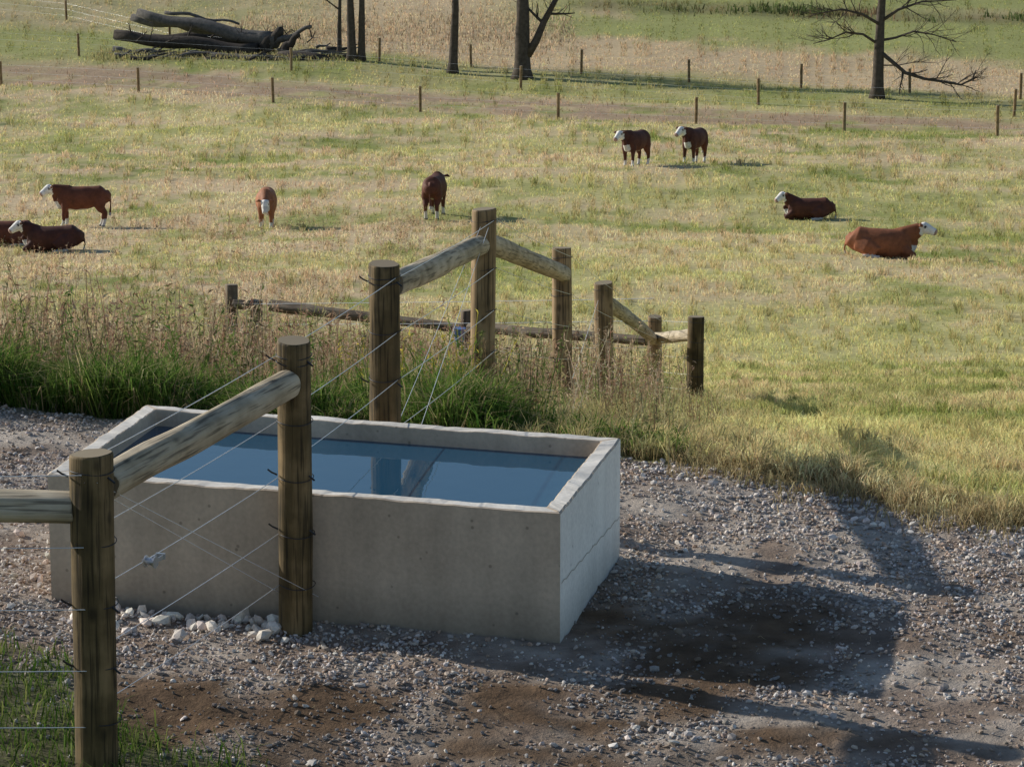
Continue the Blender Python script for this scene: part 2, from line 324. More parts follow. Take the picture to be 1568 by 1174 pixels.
def stonecol(n):
    pal=np.array([(.49,.44,.40),(.60,.54,.49),(.39,.345,.315),(.52,.42,.34),(.70,.645,.59),(.29,.245,.21),(.39,.29,.215)])
    return jit(pal[R.randint(0,len(pal),n)],.2,.04)
n=125000;x=R.uniform(-3.6,3.6,n);y=R.uniform(11.8,19.4,n)
dn=fbm(x*1.6,y*1.6,101)
inb=(padmask(x,y)>.5)&(np.abs(x)<.19*y+.3)
mu=mudmask(x,y);gl=grassmask_nearleft(x,y)
kp=inb&(R.rand(n)<(1-.86*mu)*(1-.9*gl)*(.22+1.2*ss(.35,.6,dn)))
def intank(x,y):
    u=np.array([.961,-.276]);v=np.array([.225,.974]);M=np.linalg.inv(np.array([u*2.54,v*1.42]).T)
    q=np.stack([x-(-2.22),y-15.08],0);q=M@q.reshape(2,-1)
    return ((q[0]>0)&(q[0]<1)&(q[1]>0)&(q[1]<1)).reshape(np.shape(x))
kp&=~intank(x,y);x=x[kp];y=y[kp];mu=mu[kp];n=len(x)
s=.004+.0105*R.rand(n)**2.2+.008*(R.rand(n)<.03)
g1=stones(x,y,s,stonecol(n)*(1-.5*mu)[:,None])
n=85;x=R.uniform(-2.1,-1.0,n);y=15.03-.285*(x+2.22)-np.abs(R.normal(.1,.10,n));g2=stones(x,y,.016+.032*R.rand(n)**1.5,jit(np.tile(C(.72,.65,.57),(n,1)),.22,.05),.1)
n=26;x=R.uniform(-2.75,-2.3,n);y=R.uniform(15.3,16.6,n);g3=stones(x,y,.015+.025*R.rand(n)**2,jit(np.tile(C(.56,.5,.43),(n,1)),.2,.05),.2)
n=600;x=R.uniform(-.6,4,n);y=edge(x)-np.abs(R.normal(0,.6,n))-.05;k=~intank(x,y);x=x[k];y=y[k];n=len(x);g4=stones(x,y,.011+.014*R.rand(n)**2,jit(np.tile(C(.66,.60,.54),(n,1)),.25,.04))
n=130;x=R.uniform(-3,3,n);y=R.uniform(12.2,14.2,n);k=~intank(x,y);x=x[k];y=y[k];n=len(x);g5=stones(x,y,.012+.016*R.rand(n)**2,stonecol(n),.4)
V,F,Cc=merge([g1,g2,g3,g4,g5]);trimesh('gravel',V,F,Cc,M_stone)
# ------------------------------------------------------------ water tank
import bmesh
tank=empty('concrete_water_trough',(-.85,15.4,0))
O=Vector((-2.22,15.08,0));U=Vector((.961,-.276,0));W_=Vector((.225,.974,0));LU,LV,HT=2.54,1.42,.63
def tp(a,b,z): return O+U*a+W_*b+Vector((0,0,z))
bm=bmesh.new();th=.085
def ring(a0,b0,a1,b1,z): return [bm.verts.new(tp(a,b,z)) for a,b in ((a0,b0),(a1,b0),(a1,b1),(a0,b1))]
ob=ring(0,0,LU,LV,-.25);ot=ring(0,0,LU,LV,HT);it=ring(th,th,LU-th,LV-th,HT);ib=ring(th+.03,th+.03,LU-th-.03,LV-th-.03,.08)
for k in range(4):
    j=(k+1)%4
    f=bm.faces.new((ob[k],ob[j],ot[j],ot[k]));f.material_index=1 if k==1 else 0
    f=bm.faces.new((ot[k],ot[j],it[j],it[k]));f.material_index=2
    f=bm.faces.new((it[k],it[j],ib[j],ib[k]));f.material_index=0
bm.faces.new(ib)
bmesh.ops.recalc_face_normals(bm,faces=bm.faces)
bmesh.ops.bevel(bm,geom=[e for e in bm.edges if all(abs(v.co.z+.25)>.01 for v in e.verts)],offset=.009,segments=2,profile=.6,affect='EDGES')
bmesh.ops.subdivide_edges(bm,edges=[e for e in bm.edges if e.calc_length()>.5],cuts=50,use_grid_fill=True)
for v in bm.verts:
    if v.co.z>.45:
        q=(float(fbm(v.co.x*5,v.co.y*5,111))-.5)*.012+(float(fbm(v.co.x*16,v.co.y*16,112))-.5)*.014
        v.co.z+=q
me=bpy.data.meshes.new('trough_walls');bm.to_mesh(me);bm.free()
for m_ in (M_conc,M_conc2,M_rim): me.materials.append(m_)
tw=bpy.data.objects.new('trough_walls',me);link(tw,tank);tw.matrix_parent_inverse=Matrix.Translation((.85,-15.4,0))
def inv(o,p): o.matrix_parent_inverse=Matrix.Translation(-p.location)
sv=[];
for i in range(25):
    f=i/24;z=.29-.06*f+.006*math.sin(i*2.1)
    for dz_ in (-.0022,.0022): sv.append(tp(LU+.003,.02+(LV-.04)*f,z+dz_))
V=np.array(sv);F=np.array([(2*i,2*i+2,2*i+3,2*i+1) for i in range(24)])
o=trimesh('casting_seam',V,F,None,M_seam,parent=tank);inv(o,tank)
wm,nt,b=newmat('trough_water_mat');b.inputs['Base Color'].default_value=(.022,.08,.14,1);b.inputs['Roughness'].default_value=.015;b.inputs['IOR'].default_value=1.42
no=N(nt,'ShaderNodeTexNoise',Scale=7.0,Detail=2.0);g=N(nt,'ShaderNodeNewGeometry');nt.links.new(g.outputs['Position'],no.inputs['Vector'])
bp=N(nt,'ShaderNodeBump',Strength=.06,Distance=.01);nt.links.new(no.outputs['Fac'],bp.inputs['Height']);nt.links.new(bp.outputs[0],b.inputs['Normal'])
q=th+.003;wz=.545
V=np.array([tp(q,q,wz),tp(LU-q,q,wz),tp(LU-q,LV-q,wz),tp(q,LV-q,wz)])
w=trimesh('water',V,np.array([[0,1,2,3]]),None,wm,parent=tank);inv(w,tank)
# ------------------------------------------------------------ timber fence
def pole(name,p0,p1,r,mat,parent,seg=28,taper=1.0,endm=True,rag=.006):
    p0=Vector(p0);p1=Vector(p1);L=(p1-p0).length;rings=18
    bm=bmesh.new();vs=[];sd=random.random()*50
    zz=[0,.004]+[.012+(L-.024)*k/rings for k in range(rings+1)]+[L-.004,L]
    rr=[.93,.98]+[1]*(rings+1)+[.98,.93]
    for z,q in zip(zz,rr):
        tt=z/L;rad=r*q*(1+(taper-1)*tt);row=[]
        bx=.012*math.sin(tt*2.4+sd)*L*.5
        for k in range(seg):
            a=2*math.pi*k/seg
            rk=rad+rag*(float(vn(a*2.2+sd,z*2.5,7))-.5)*2*.8
            row.append(bm.verts.new((rk*math.cos(a)+bx,rk*math.sin(a),z+(.006*math.sin(a+sd) if z>L-.02 else 0))))
        vs.append(row)
    for a_,b_ in zip(vs[:-1],vs[1:]):
        for k in range(seg):
            f=bm.faces.new((a_[k],a_[(k+1)%seg],b_[(k+1)%seg],b_[k]));f.smooth=True
    f=bm.faces.new(vs[-1]);f.material_index=1
    f=bm.faces.new(list(reversed(vs[0])));f.material_index=1
    me=bpy.data.meshes.new(name);bm.to_mesh(me);bm.free();me.materials.append(mat);me.materials.append(M_end)
    o=bpy.data.objects.new(name,me);link(o,parent)
    o.location=p0-parent.location;o.rotation_mode='QUATERNION';o.rotation_quaternion=(p1-p0).to_track_quat('Z','Y')
    return o
def wireobj(name,lines,r,mat,parent,closed=False):
    cu=bpy.data.curves.new(name,'CURVE');cu.dimensions='3D';cu.bevel_depth=r;cu.bevel_resolution=1
    for ln in lines:
        sp=cu.splines.new('POLY');sp.points.add(len(ln)-1)
        for p,q in zip(sp.points,ln): p.co=(q[0],q[1],q[2],1)
        sp.use_cyclic_u=closed
    cu.materials.append(mat);o=bpy.data.objects.new(name,cu);link(o,parent)
    o.location=-parent.location;return o
fence=empty('timber_fence',(-1.0,14.62,0))
PO=[(-1.69,12.7,1.35,.088),(-1.0,14.60,1.39,.080),(-.666,16.7,1.33,.082),(-.175,20.0,1.02,.077),(.38,24.5,-.10,.077),(.83,29,-1.29,.088),(1.56,35,-2.9,.080),(1.91,33,-2.47,.088)]
tilt=[(-.035,0),(-.025,0),(-.01,0),(-.03,0),(.02,0),(.04,0),(0,0),(0,0)]
for k,(x,y,zt,r) in enumerate(PO):
    g=T(x,y)-.3
    pole('post_%d'%(k+1),(x-tilt[k][0]*-1*.6,y,g),(x,y,zt),r,M_post if k<3 or k>6 else M_postfar,fence,taper=.97)
pole('post_0',(-4.1,12.9,-.3),(-4.1,12.9,1.3),.085,M_post,fence)
RL=[((-4.02,12.88,1.10),(-1.76,12.72,1.12),.072),((-1.66,12.78,1.20),(-1.03,14.52,1.20),.073),((-.65,16.77,1.20),(-.19,19.93,.80),.068),
    ((-.165,20.07,.80),(.37,24.43,-.29),.066),((.84,29.1,-1.49),(1.54,34.9,-3.14),.066),((1.57,34.9,-3.13),(1.90,33.1,-2.68),.066)]
for k,(a,b_,r) in enumerate(RL): pole('rail_%d'%(k+1),a,b_,r,M_rail,fence,taper=.93,rag=.008)
lines=[];wraps=[]
def sag(a,b_,n=10,s=.01):
    return [(a[0]+(b_[0]-a[0])*t/n,a[1]+(b_[1]-a[1])*t/n,a[2]+(b_[2]-a[2])*t/n-s*4*(t/n)*(1-t/n)) for t in range(n+1)]
off=[.07,.37,.63,.89,1.13]
for k in range(7):
    A=PO[k];B=PO[k+1]
    for j,o_ in enumerate(off):
        if k==1 and j>2: continue
        hA=A[2]-(A[2]-T(A[0],A[1]))*o_/1.36;hB=B[2]-(B[2]-T(B[0],B[1]))*o_/1.36
        if k==1: hA=A[2]-o_*.98;hB=B[2]-o_*.98
        sx=A[3]+.002
        lines.append(sag((A[0]-sx if k<2 else A[0]+sx,A[1],hA),(B[0]-B[3] if k<1 else B[0]+B[3]*.9,B[1],hB)))
for j,o_ in enumerate(off): lines.append(sag((-4.1,12.81,1.3-o_),(-1.72,12.61,1.35-o_)))
for A,B in ((PO[3],PO[2]),(PO[0],PO[1]),):
    for e in (-.02,.03):
        lines.append(sag((A[0]+e,A[1]-.09,A[2]-.1),(B[0]+e*3,B[1]+.09,T(B[0],B[1])+.15),8,0))
lines.append(sag((PO[5][0]-.05,PO[5][1]-.09,PO[5][2]-.15),(PO[4][0]+.05,PO[4][1],T(*PO[4][:2])+.2),8,0))
wireobj('wire_strands',lines,.0018,M_wire,fence)
for k,(x,y,zt,r) in enumerate(PO):
    gz=T(x,y)
    for o_ in off+([.1] if k in(1,2) else []):
        z=zt-(zt-gz)*o_/1.36
        wraps.append([(x+(r+.003)*math.cos(a),y+(r+.003)*math.sin(a),z+.005*math.sin(a*2+k)) for a in np.linspace(0,2*math.pi,25)[:-1]])
wireobj('wire_wraps',wraps,.0022,M_wrap,fence,True)
kn=[]
for k,(x,y,zt,r) in enumerate(PO[:3]):
    for o_ in (off[2],off[3],.09):
        z=zt-o_
        kn.append([(x-r-.005,y-.03,z),(x-r-.03,y-.04,z+.015),(x-r-.045,y-.05,z+.03)])
        kn.append([(x+r*.8,y-.05,z),(x+r+.01,y-.06,z-.02)])
wireobj('wire_knots',kn,.0045,M_wrap,fence)
def joinprims(name,items,mat,parent):
    bm=bmesh.new()
    for kind,mtx,args in items:
        if kind=='cyl': bmesh.ops.create_cone(bm,cap_ends=True,segments=18,radius1=args[0],radius2=args[1],depth=args[2],matrix=mtx)
        else: bmesh.ops.create_cube(bm,size=1,matrix=mtx@Matrix.Diagonal((*args,1)))
    me=bpy.data.meshes.new(name);bm.to_mesh(me);bm.free();me.materials.append(mat);o=bpy.data.objects.new(name,me);link(o,parent);return o
d=Vector((.69,1.92,-.02)).normalized();base=Vector((-1.50,13.02,.80))
Rm=Matrix.Translation(base)@d.to_track_quat('X','Z').to_matrix().to_4x4()@Matrix.Scale(.85,4)
o=joinprims('wire_tensioner',[('cyl',Rm@Matrix.Rotation(math.pi/2,4,'X'),(.018,.018,.05)),('cyl',Rm@Matrix.Translation((0,.025,0))@Matrix.Rotation(math.pi/2,4,'X'),(.03,.03,.006)),
  ('cyl',Rm@Matrix.Translation((0,-.025,0))@Matrix.Rotation(math.pi/2,4,'X'),(.03,.03,.006)),('b',Rm@Matrix.Translation((.05,.018,0)),(.13,.004,.022)),('b',Rm@Matrix.Translation((.05,-.018,0)),(.13,.004,.022)),
  ('b',Rm@Matrix.Translation((.11,0,0)),(.012,.05,.03)),('b',Rm@Matrix.Translation((-.05,0,.012))@Matrix.Rotation(.5,4,'Y'),(.08,.012,.012))],M_zinc,fence);o.location=-fence.location
of=empty('old_rail_fence',(-1,37,-4))
for k,(x,y,zt,r) in enumerate([(-3.35,38,-3.16,.075),(-3.05,37.9,-3.33,.07),(-.54,36.6,-3.17,.065),(-1.72,37.2,-3.6,.06)]):
    pole('post_%d'%(k+1),(x,y,T(x,y)-.3),(x+.02,y,zt),r,M_oldrail,of)
for k,(a,b_,r) in enumerate([((-3.3,37.9,-3.38),(-2.98,37.8,-3.37),.06),((-2.85,37.75,-3.36),(-.56,36.55,-3.38),.065),((-.5,36.5,-3.36),(1.5,35.05,-3.18),.062)]):
    pole('rail_%d'%(k+1),a,b_,r,M_oldrail,of,taper=.85,rag=.014)
wireobj('wires',[sag((-3.35,37.95,T(-3.35,38)+q),(1.56,35,T(1.56,35)+q)) for q in (.3,.6,.9,1.15)],.003,M_wire,of)
o=joinprims('blue_insulator',[('cyl',Matrix.Translation((-.60,36.4,-3.42)),(.05,.075,.16)),('cyl',Matrix.Translation((-.60,36.4,-3.52))@Matrix.Rotation(.4,4,'X'),(.035,.035,.08))],M_blue,of);o.location=-of.location
# ------------------------------------------------------------ far pasture fences
rows=[[(-42,187),(-35,183),(-28,178),(-19.8,172),(-12.3,167),(-4.6,162.5),(2.27,159),(8.8,155),(15.5,151),(21.9,146),(29,142),(36,138)],
      [(-38,200),(-25.7,193),(-12.6,185.5),(.47,178),(12.7,167),(24.8,160),(37,152)],
      [(-36,221),(-29.5,216),(-21,200),(-14.3,195),(-7.8,191),(-2.4,190),(3.95,185.5),(9.9,181.5),(15.9,178.5),(21.4,174.5),(26.8,171),(33,167)]]
for ri,rw in enumerate(rows):
    fe=empty('pasture_fence',(rw[0][0],rw[0][1],T(*rw[0])))
    for k,(x,y) in enumerate(rw):
        z=T(x,y);pole('post_%d'%(k+1),(x,y,z-.3),(x+random.uniform(-.04,.04),y,z+1.34+random.uniform(-.08,.06)),.08,M_postfar,fe,seg=10)
    wireobj('wires',[[(x,y,T(x,y)+q) for x,y in rw] for q in (.35,.75,1.15)],.003,M_wire,fe)
# ------------------------------------------------------------ tubes (trees, logs)
def tube(pts,rad,seg=8,col=(.1,.09,.08),rough=.0):
    pts=np.array(pts,float);n=len(pts);Vv=[];prev=None
    for i in range(n):
        t=pts[min(i+1,n-1)]-pts[max(i-1,0)];t/=np.linalg.norm(t)+1e-9
        a=np.array([0,0,1.]) if abs(t[2])<.9 else np.array([1.,0,0])
        if prev is not None: a=prev
        s=np.cross(t,a);s/=np.linalg.norm(s)+1e-9;u=np.cross(s,t);prev=u
        an=np.arange(seg)*2*np.pi/seg;rr=rad[i]*(1+rough*(vn(an*2+i,np.full(seg,i*.7),3)-.5)*2)
        Vv.append(pts[i]+np.outer(np.cos(an)*rr,s)+np.outer(np.sin(an)*rr,u))
    Vv=np.concatenate(Vv+[pts[:1],pts[-1:]]);F=[]
    for i in range(n-1):
        for k in range(seg):
            a=i*seg+k;b=i*seg+(k+1)%seg;F+=[(a,b,b+seg),(a,b+seg,a+seg)]
    e0=n*seg
    for k in range(seg): F.append((e0,(k+1)%seg,k));F.append((e0+1,(n-1)*seg+k,(n-1)*seg+(k+1)%seg))
    return Vv,np.array(F),np.tile(np.array(col,float),(len(Vv),1))
def grow(parts,p,d,L,r,lev,rs,col,up=.15,ang=.7):
    n=6 if lev<3 else 4;pts=[p];rad=[r];d=d/np.linalg.norm(d);q=p.copy()
    for i in range(n):
        d=d+rs.normal(0,.16,3)+np.array([0,0,up*.35]);d/=np.linalg.norm(d);q=q+d*L/n;pts.append(q.copy());rad.append(r*(1-.62*(i+1)/n))
    parts.append(tube(pts,rad,[9,7,5,4,3][min(lev,4)],col,.1))
    if lev>=4: return
    for k in range(5):
        f=rs.uniform(.3,1.0);i=min(int(f*n),n-1);b=np.array(pts[i]);dd=np.array(pts[i+1])-b;dd/=np.linalg.norm(dd)
        rd=rs.normal(0,1,3);rd-=rd.dot(dd)*dd;rd/=np.linalg.norm(rd);a=rs.uniform(.45,1.0)*ang/.7
        grow(parts,b,dd*math.cos(a)+rd*math.sin(a),L*rs.uniform(.5,.72),rad[i]*rs.uniform(.45,.65),lev+1,rs,col,up,ang)
def tree(name,x,y,stems,seed,col=(.10,.083,.068),lows=()):
    rs=np.random.RandomState(seed);z=T(x,y)-.15;parts=[]
    for (dx,dy,r,H,lx,ly) in stems:
        n=10;pts=[];rad=[]
        for i in range(n+1):
            t=i/n;pts.append([dx+lx*t+.05*math.sin(t*5+seed)*t*H*.08,dy+ly*t,H*.55*t]);rad.append(r*(1-.45*t)*(1+.55*math.exp(-t*H*.55/.35)))
        parts.append(tube(pts,rad,14,col,.12))
        top=np.array(pts[-1])
        for k in range(4):
            a=rs.uniform(0,6.28);grow(parts,top,np.array([math.cos(a)*.6,math.sin(a)*.6,1.0]),H*.3,r*.42,1,rs,col)
        for k in range(5):
            i=rs.randint(8,n);a=rs.uniform(0,6.28);grow(parts,np.array(pts[i]),np.array([math.cos(a),math.sin(a),.5]),H*.25,r*.25,2,rs,col)
    for lw in lows:
        p,r=lw[0],lw[1];nk=lw[2] if len(lw)>2 else 12
        pts=np.array(p,float);n=len(pts);rad=[r*(1-.75*i/(n-1)) for i in range(n)]
        parts.append(tube(pts,rad,7,col,.1))
        for k in range(nk):
            f=rs.uniform(.25,1);i=min(int(f*(n-1)),n-2);t=f*(n-1)-i;b=pts[i]*(1-t)+pts[i+1]*t;dd=pts[i+1]-pts[i];dd/=np.linalg.norm(dd)
            grow(parts,b,dd+rs.normal(0,.6,3)+np.array([0,0,.25]),rs.uniform(.8,1.9),rad[i]*.45,3,rs,col,up=.1)
    V,F,Cc=merge(parts);o=trimesh(name,V,F,Cc,M_bark,flat=False);o.location=(x,y,z);return o
tree('bare_tree',19.2,170.5,[(0,0,.31,13,.15,.2)],3,lows=[
  ([(.1,0,2.6),(.6,-.2,2.2),(1.4,-.4,1.55),(2.4,-.5,1.25),(3.5,-.6,1.1),(4.3,-.6,.95),(4.9,-.5,1.25),(5.1,-.4,1.7)],.12,18),
  ([(.1,0,3.2),(.9,.3,3.3),(1.9,.6,3.6),(3.0,.8,3.4),(4.2,.9,3.0)],.08,14),
  ([(0,0,3.0),(-.8,.2,3.5),(-1.7,.3,3.6),(-2.6,.3,3.2),(-3.4,.3,3.0)],.08,14),
  ([(.1,0,4.0),(-.9,-.3,4.6),(-2.0,-.5,4.9),(-3.6,-.5,4.6)],.09,16),
  ([(.1,0,4.2),(1.0,.1,4.8),(2.2,.2,5.2),(4,.2,5.3)],.10,16),
  ([(.1,0,1.9),(1.0,-.1,1.9),(2.0,-.1,2.1),(3.2,0,2.0)],.04,10)])
tree('bare_tree',.6,183.5,[(0,0,.47,13,-.05,.2)],5,lows=[([(.25,-.05,1.5),(.75,-.1,2.3),(1.2,-.1,3.4),(1.9,0,4.7),(2.9,.1,6.2),(3.6,.2,8)],.26,8)])
tree('bare_tree',-3.4,186,[(0,0,.27,12,.25,.2)],6)
tree('bare_tree',-9.4,191,[(0,0,.27,12,-.1,.1),(.55,0,.22,12,.15,.1)],8)
tree('bare_tree',-10.3,194,[(0,0,.15,9,.1,.0)],9,lows=[([(0,0,3),(-.8,0,3.6),(-2,0,4.1),(-3.3,0,4.3)],.05)])
for (x,y,sd) in ((-60,230,11),(70,240,12),(45,215,13),(-45,165,14)):
    tree('bare_tree',x,y,[(0,0,.4,13,.3,.2)],sd)
def logs():
    parts=[];rs=np.random.RandomState(4)
    def L(a,b,r0,r1,c,n=9):
        a=np.array(a,float);b=np.array(b,float);pts=[a+(b-a)*i/n+np.array([0,0,.10*math.sin(i*1.3+a[0])]) for i in range(n+1)];rad=[r0+(r1-r0)*i/n for i in range(n+1)]
        parts.append(tube(pts,rad,12,c,.18))
    g=(.14,.13,.12);dk=(.07,.06,.052)
    L((-22.7,198,2.1),(-14.0,194.2,.85),.25,.48,g);L((-24,197,.85),(-15.2,194,.35),.32,.40,dk);L((-23.2,199,1.65),(-17.8,197,1.15),.22,.28,g)
    L((-19.5,193,.2),(-12.2,191.0,.1),.24,.2,dk);L((-22,199,.4),(-15.4,198,.5),.35,.35,dk);L((-14.9,194.5,.4),(-11.9,193,1.9),.26,.1,g)
    L((-14.9,194.4,.5),(-13.7,194,1.5),.42,.28,dk);L((-23.9,195,.2),(-20.0,194,.1),.22,.18,g);L((-13.6,193.6,.4),(-12.6,193,1.5),.3,.12,dk)
    L((-21,197.4,2.3),(-16.4,196,1.7),.11,.07,g);L((-13.8,193,.2),(-10.9,191.2,.2),.36,.26,dk,4);L((-18,192.5,.15),(-14.5,191.4,.3),.2,.16,g,5)
    for k in range(60):
        x=rs.uniform(-23.5,-10.6);y=rs.uniform(190.2,196);a=rs.uniform(-.5,.5)
        z=rs.uniform(-.1,.35);ln=rs.uniform(.6,2.4);L((x,y,z),(x+ln*math.cos(a),y+ln*math.sin(a)*.5,z+rs.uniform(-.1,.45)),rs.uniform(.05,.18),.03,g if k%2 else dk,4)
    for k in range(18):
        a=np.array([rs.uniform(-24,-12),rs.uniform(194,197),.8]);grow(parts,a,np.array([rs.normal(0,1),rs.normal(0,.4),.6]),1.0,.05,3,rs,dk)
    V,F,Cc=merge(parts);o=trimesh('log_pile',V,F,Cc,M_bark,flat=False);o.location=(0,0,T(-18,195)-.05)
logs()
# ------------------------------------------------------------ cows
def loftpart(pts,ry,rz,seg=14,sq=0):
    pts=np.array(pts,float);n=len(pts);Vv=[]
    Yx=np.array([0,1.,0])
    for i in range(n):
        t=pts[min(i+1,n-1)]-pts[max(i-1,0)];t/=np.linalg.norm(t)
        s=Yx-Yx.dot(t)*t;ns=np.linalg.norm(s);s=s/ns if ns>.15 else np.array([1.,0,0]);u=np.cross(t,s)
        an=np.arange(seg)*2*np.pi/seg;ca=np.cos(an);sa=np.sin(an)
        if sq: ca=np.sign(ca)*np.abs(ca)**(1-sq);sa=np.sign(sa)*np.abs(sa)**(1-sq)
        Vv.append(pts[i]+np.outer(ca*ry[i],s)+np.outer(sa*rz[i],u))
    Vv=np.concatenate(Vv+[pts[:1],pts[-1:]]);F=[]
    for i in range(n-1):
        for k in range(seg):
            a=i*seg+k;b=i*seg+(k+1)%seg;F+=[(a,b,b+seg),(a,b+seg,a+seg)]
    e0=n*seg
    for k in range(seg): F.append((e0,(k+1)%seg,k));F.append((e0+1,(n-1)*seg+k,(n-1)*seg+(k+1)%seg))
    return Vv,np.array(F),np.zeros((len(Vv),3))
def cow(name,x,y,yaw,scale,red,lying=False,neck=None,head=None,headyaw=0,step=0,tint=1):
    P=[]
    dz=-.50 if lying else 0
    st=[(-.81,1.07,.14,.12),(-.77,1.01,.22,.24),(-.64,.965,.28,.30),(-.4,.925,.28,.31),(-.1,.875,.335,.355),(.15,.86,.335,.365),(.38,.885,.28,.355),(.56,.93,.23,.32),(.68,.96,.16,.23)]
    if lying: st=[(a,b+dz,c*1.2,d*1.02) for a,b,c,d in st]
    P.append(loftpart([(a,0,b) for a,b,c,d in st],[s[2] for s in st],[s[3] for s in st],24,.06))
    if neck is None: neck=(.90,0,1.16+dz*.8)
    neck=np.array(neck,float)
    nb=np.array([.42,0,.98+dz])
    mid=(nb+neck)/2+np.array([0,0,.0])
    P.append(loftpart([nb,mid,neck],[.22,.165,.12],[.31,.235,.155]))
    P.append(loftpart([(.40,0,.66+dz),(.62,0,.68+dz),(.76,0,.84+dz),(.84,0,.98+dz)],[.14,.12,.07,.04],[.15,.16,.09,.05]))
    if head is None: head=(1.0,0,-.62)
    hd=np.array([math.cos(headyaw)*head[0],math.sin(headyaw)*head[0],head[2]],float);hd/=np.linalg.norm(hd)
    hs=np.array([-math.sin(headyaw),math.cos(headyaw),0]);hu=np.cross(hd,hs)
    if hu[2]<0 and abs(head[2])<.9: hu=-hu
    k0=neck+hu*.04-hd*.06
    hp=[k0,k0+hd*.1,k0+hd*.22,k0+hd*.34,k0+hd*.42,k0+hd*.46]
    P.append(loftpart(hp,[.09,.13,.11,.085,.092,.06],[.10,.15,.13,.10,.09,.055]))
    for sg in (-1,1):
        e0=k0+hd*.05+hs*sg*.10+hu*.05;e1=e0+hs*sg*.10-hd*.02;e2=e0+hs*sg*.19-hu*.04
        v,f,c=tube([e0,e1,e2],[.03,.05,.015],8);P.append((v,f,c*0))
    if not lying:
        for sg in (-1,1):
            s1=step*sg
            P.append(loftpart([(.44,sg*.14,.85),(.46,sg*.16,.63),(.48+s1*.3,sg*.16,.45),(.48+s1*.5,sg*.16,.39),(.48+s1*.7,sg*.16,.14),(.50+s1*.8,sg*.16,.07),(.52+s1*.8,sg*.16,.0)],[.12,.10,.068,.064,.048,.055,.065],[.18,.13,.077,.07,.05,.06,.072],10))
            P.append(loftpart([(-.55,sg*.14,.93),(-.56,sg*.17,.70),(-.60-s1*.3,sg*.17,.55),(-.71-s1*.5,sg*.16,.43),(-.70-s1*.6,sg*.16,.36),(-.66-s1*.7,sg*.16,.14),(-.63-s1*.7,sg*.16,.06),(-.60-s1*.7,sg*.16,0)],[.15,.145,.105,.068,.06,.048,.055,.065],[.26,.20,.13,.078,.068,.052,.06,.072],10))
        tl=[(-.78,0,1.12),(-.87,.0,1.02),(-.89,.01,.75),(-.87,.0,.5),(-.86,.0,.34)]
    else:
        for sg in (-1,1):
            P.append(loftpart([(.42,sg*.16,.34),(.62,sg*.24,.20),(.80,sg*.24,.10),(.78,sg*.24,.07),(.58,sg*.2,.05),(.50,sg*.2,.05)],[.13,.10,.07,.06,.05,.055],[.16,.11,.07,.06,.05,.055],10))
            P.append(loftpart([(-.55,sg*.19,.38),(-.35,sg*.34,.28),(-.14,sg*.38,.2),(-.26,sg*.41,.12),(-.45,sg*.40,.08),(-.2,sg*.46,.05),(-.05,sg*.46,.05)],[.18,.15,.11,.07,.06,.05,.055],[.25,.22,.14,.09,.065,.05,.055],10))
        tl=[(-.78,0,.60),(-.88,.03,.45),(-.92,.1,.2),(-.88,.18,.06)]
    v,f,c=tube(tl,[.04,.03,.024,.032,.045][:len(tl)],8);P.append((v,f,c*0))
    V,F,_=merge(P)
    tmp=trimesh('tmp',V,F,None,None,False)
    md=tmp.modifiers.new('r','REMESH');md.mode='VOXEL';md.voxel_size=.02;md.use_smooth_shade=True
    sm=tmp.modifiers.new('s','SMOOTH');sm.factor=.5;sm.iterations=4
    dg=bpy.context.evaluated_depsgraph_get();me=bpy.data.meshes.new_from_object(tmp.evaluated_get(dg))
    bpy.data.objects.remove(tmp,do_unlink=True)
    n=len(me.vertices);co=np.empty(n*3,np.float32);me.vertices.foreach_get('co',co);co=co.reshape(-1,3).astype(float)
    red=np.array(red);WH=np.array([.90,.86,.80])
    col=np.tile(red,(n,1))*(.7+.6*fbm(co[:,0]*4,co[:,2]*4+co[:,1]*3,131))[:,None]
    col=mix(col,red*.6,ss(.35,.55,co[:,0])*.5)
    rel=co-k0;al=rel@hd;pr=np.linalg.norm(rel-np.outer(al,hd),axis=1)
    hm=(pr<.21)&(al>.02)&(al<.6);lat=np.abs(rel@hs);ear=hm&(lat>.125)&(al<.14)
    col[hm]=WH;col[ear]=red*.8
    nose=hm&(al>.41);col[nose]=np.array([.42,.28,.24])
    eye=hm&(np.abs(al-.15)<.025)&(lat>.08)&(lat<.135)&((rel@hu)>.0)&((rel@hu)<.07);col[eye]=.03
    nrm=vn(co[:,0]*8,co[:,1]*8,5)
    br=(co[:,0]>.58)&(co[:,2]<.72+dz+.07*nrm+ (0.1 if lying else 0))&(np.abs(co[:,1])<.09+.05*nrm);col[br]=WH*.75
    if not lying:
        be=(np.abs(co[:,1])<.15+.04*nrm)&(co[:,2]<.56)&(co[:,2]>.46)&(co[:,0]<.4)&(co[:,0]>-.4);col[be]=WH*.7
        sk=(co[:,2]<.18+.12*nrm);col[sk]=WH*.75
        hf=co[:,2]<.06;col[hf]=.12
    else:
        sk=(co[:,2]<.11)&((np.abs(co[:,1])>.38));col[sk]=WH*.6
    tw_=(co[:,0]<-.82)&(co[:,2]<(.45 if not lying else .15));col[tw_]=WH*.6
    a=me.attributes.new('Col','FLOAT_COLOR','POINT');a.data.foreach_set('color',np.concatenate([np.clip(col,0,1),np.ones((n,1))],1).astype(np.float32).ravel())
    me.name=name;me.materials.clear();me.materials.append(M_cow)
    o=bpy.data.objects.new(name,me);link(o)
    z=T(x,y);e=.7;nv=Vector((-(T(x+e,y)-T(x-e,y))/(2*e),-(T(x,y+e)-T(x,y-e))/(2*e),1)).normalized()
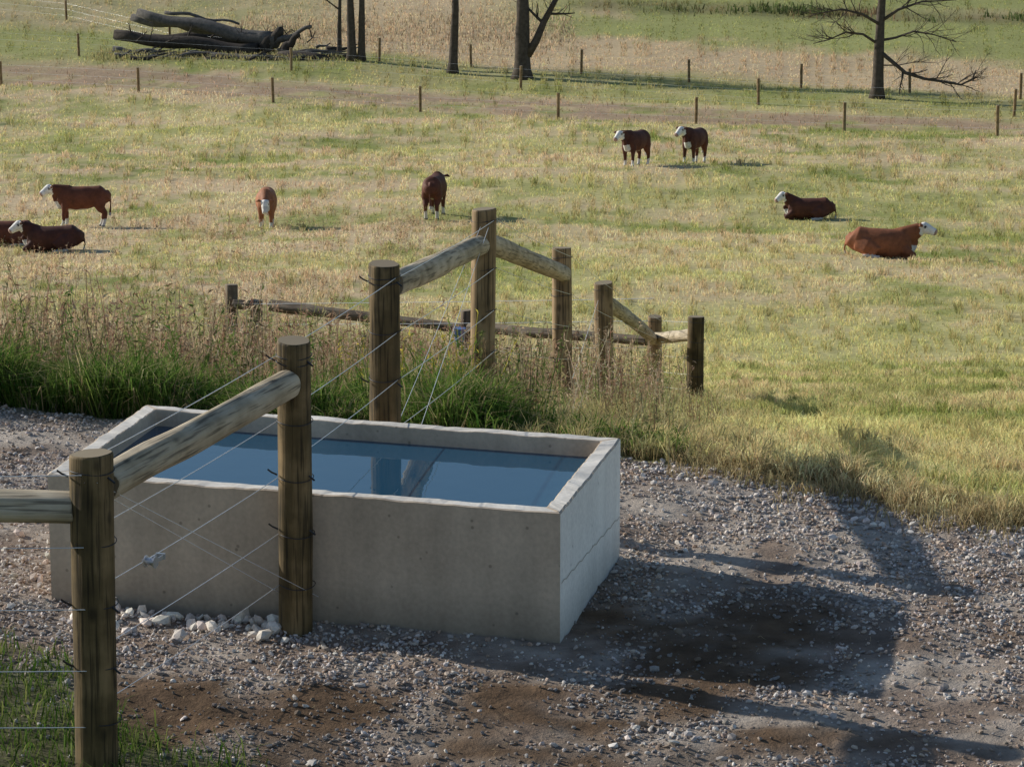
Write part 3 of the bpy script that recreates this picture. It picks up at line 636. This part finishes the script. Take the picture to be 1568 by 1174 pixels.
    nv=(nv*.85+Vector((0,0,.15))).normalized()
    o.rotation_mode='QUATERNION';o.rotation_quaternion=Vector((0,0,1)).rotation_difference(nv)@Matrix.Rotation(math.radians(yaw),3,'Z').to_quaternion()
    o.scale=(scale,)*3;o.location=(x,y,z-.02)
    return o
DK=(.115,.040,.024);MD=(.165,.056,.031);OR=(.36,.145,.068)
cow('hereford_cow',-13.40,100,183,1.03,MD,headyaw=.35,step=.06,neck=(.88,0,1.15))
cow('hereford_cow',-12.95,90.5,182,1.0,(.09,.033,.022),lying=True,headyaw=.3,neck=(.85,0,.78))
cow('hereford_cow',-14.6,93.0,186,1.0,MD,lying=True,headyaw=.2,neck=(.85,0,.78))
cow('hereford_cow',-7.6,99.5,-88,1.0,OR,neck=(.90,.0,.86),head=(.55,0,-1.0))
cow('hereford_cow',-2.45,102.5,82,1.1,DK,neck=(.95,0,1.0),head=(.8,0,-.7),step=.04)
cow('hereford_cow',4.75,124.5,-118,1.12,DK,neck=(.86,-.12,1.13),headyaw=-.15,step=.05)
cow('hereford_cow',7.15,127,-114,1.12,DK,neck=(.86,-.12,1.18),headyaw=-.3,step=-.04)
cow('hereford_cow',9.55,103.5,178,.95,DK,lying=True,headyaw=.5,neck=(.82,0,.82))
cow('hereford_cow',9.95,86.3,-6,1.10,(.29,.105,.048),lying=True,headyaw=-.15,neck=(.92,0,.78),head=(1,0,-.35))
# ------------------------------------------------------------ light, sky, camera
el=math.radians(21.5);az=math.radians(29)
s=Vector((-math.cos(az)*math.cos(el),math.sin(az)*math.cos(el),math.sin(el)))
sun=bpy.data.lights.new('sun','SUN');sun.energy=5.0;sun.angle=math.radians(.5);sun.color=(1,.95,.85)
so=link(bpy.data.objects.new('sun',sun));so.rotation_mode='QUATERNION';so.rotation_quaternion=s.to_track_quat('Z','Y');so.location=(-20,15,15)
w=bpy.data.worlds.new('World');sc.world=w;w.use_nodes=True;nt=w.node_tree
sk=nt.nodes.new('ShaderNodeTexSky');sk.sky_type='NISHITA';sk.sun_disc=False;sk.sun_elevation=el;sk.sun_rotation=math.atan2(s.x,s.y);sk.dust_density=.3;sk.ozone_density=2.0
nt.links.new(sk.outputs[0],nt.nodes['Background'].inputs[0]);nt.nodes['Background'].inputs[1].default_value=.10
cam=bpy.data.cameras.new('camera');cam.sensor_width=36;cam.lens=36*5000/1568;cam.clip_end=4000
co_=link(bpy.data.objects.new('camera',cam));co_.location=(0,0,4.65);co_.rotation_euler=(math.radians(90-13.35),0,0)
sc.camera=co_
sc.view_settings.view_transform='Standard';sc.view_settings.look='None';sc.view_settings.exposure=0
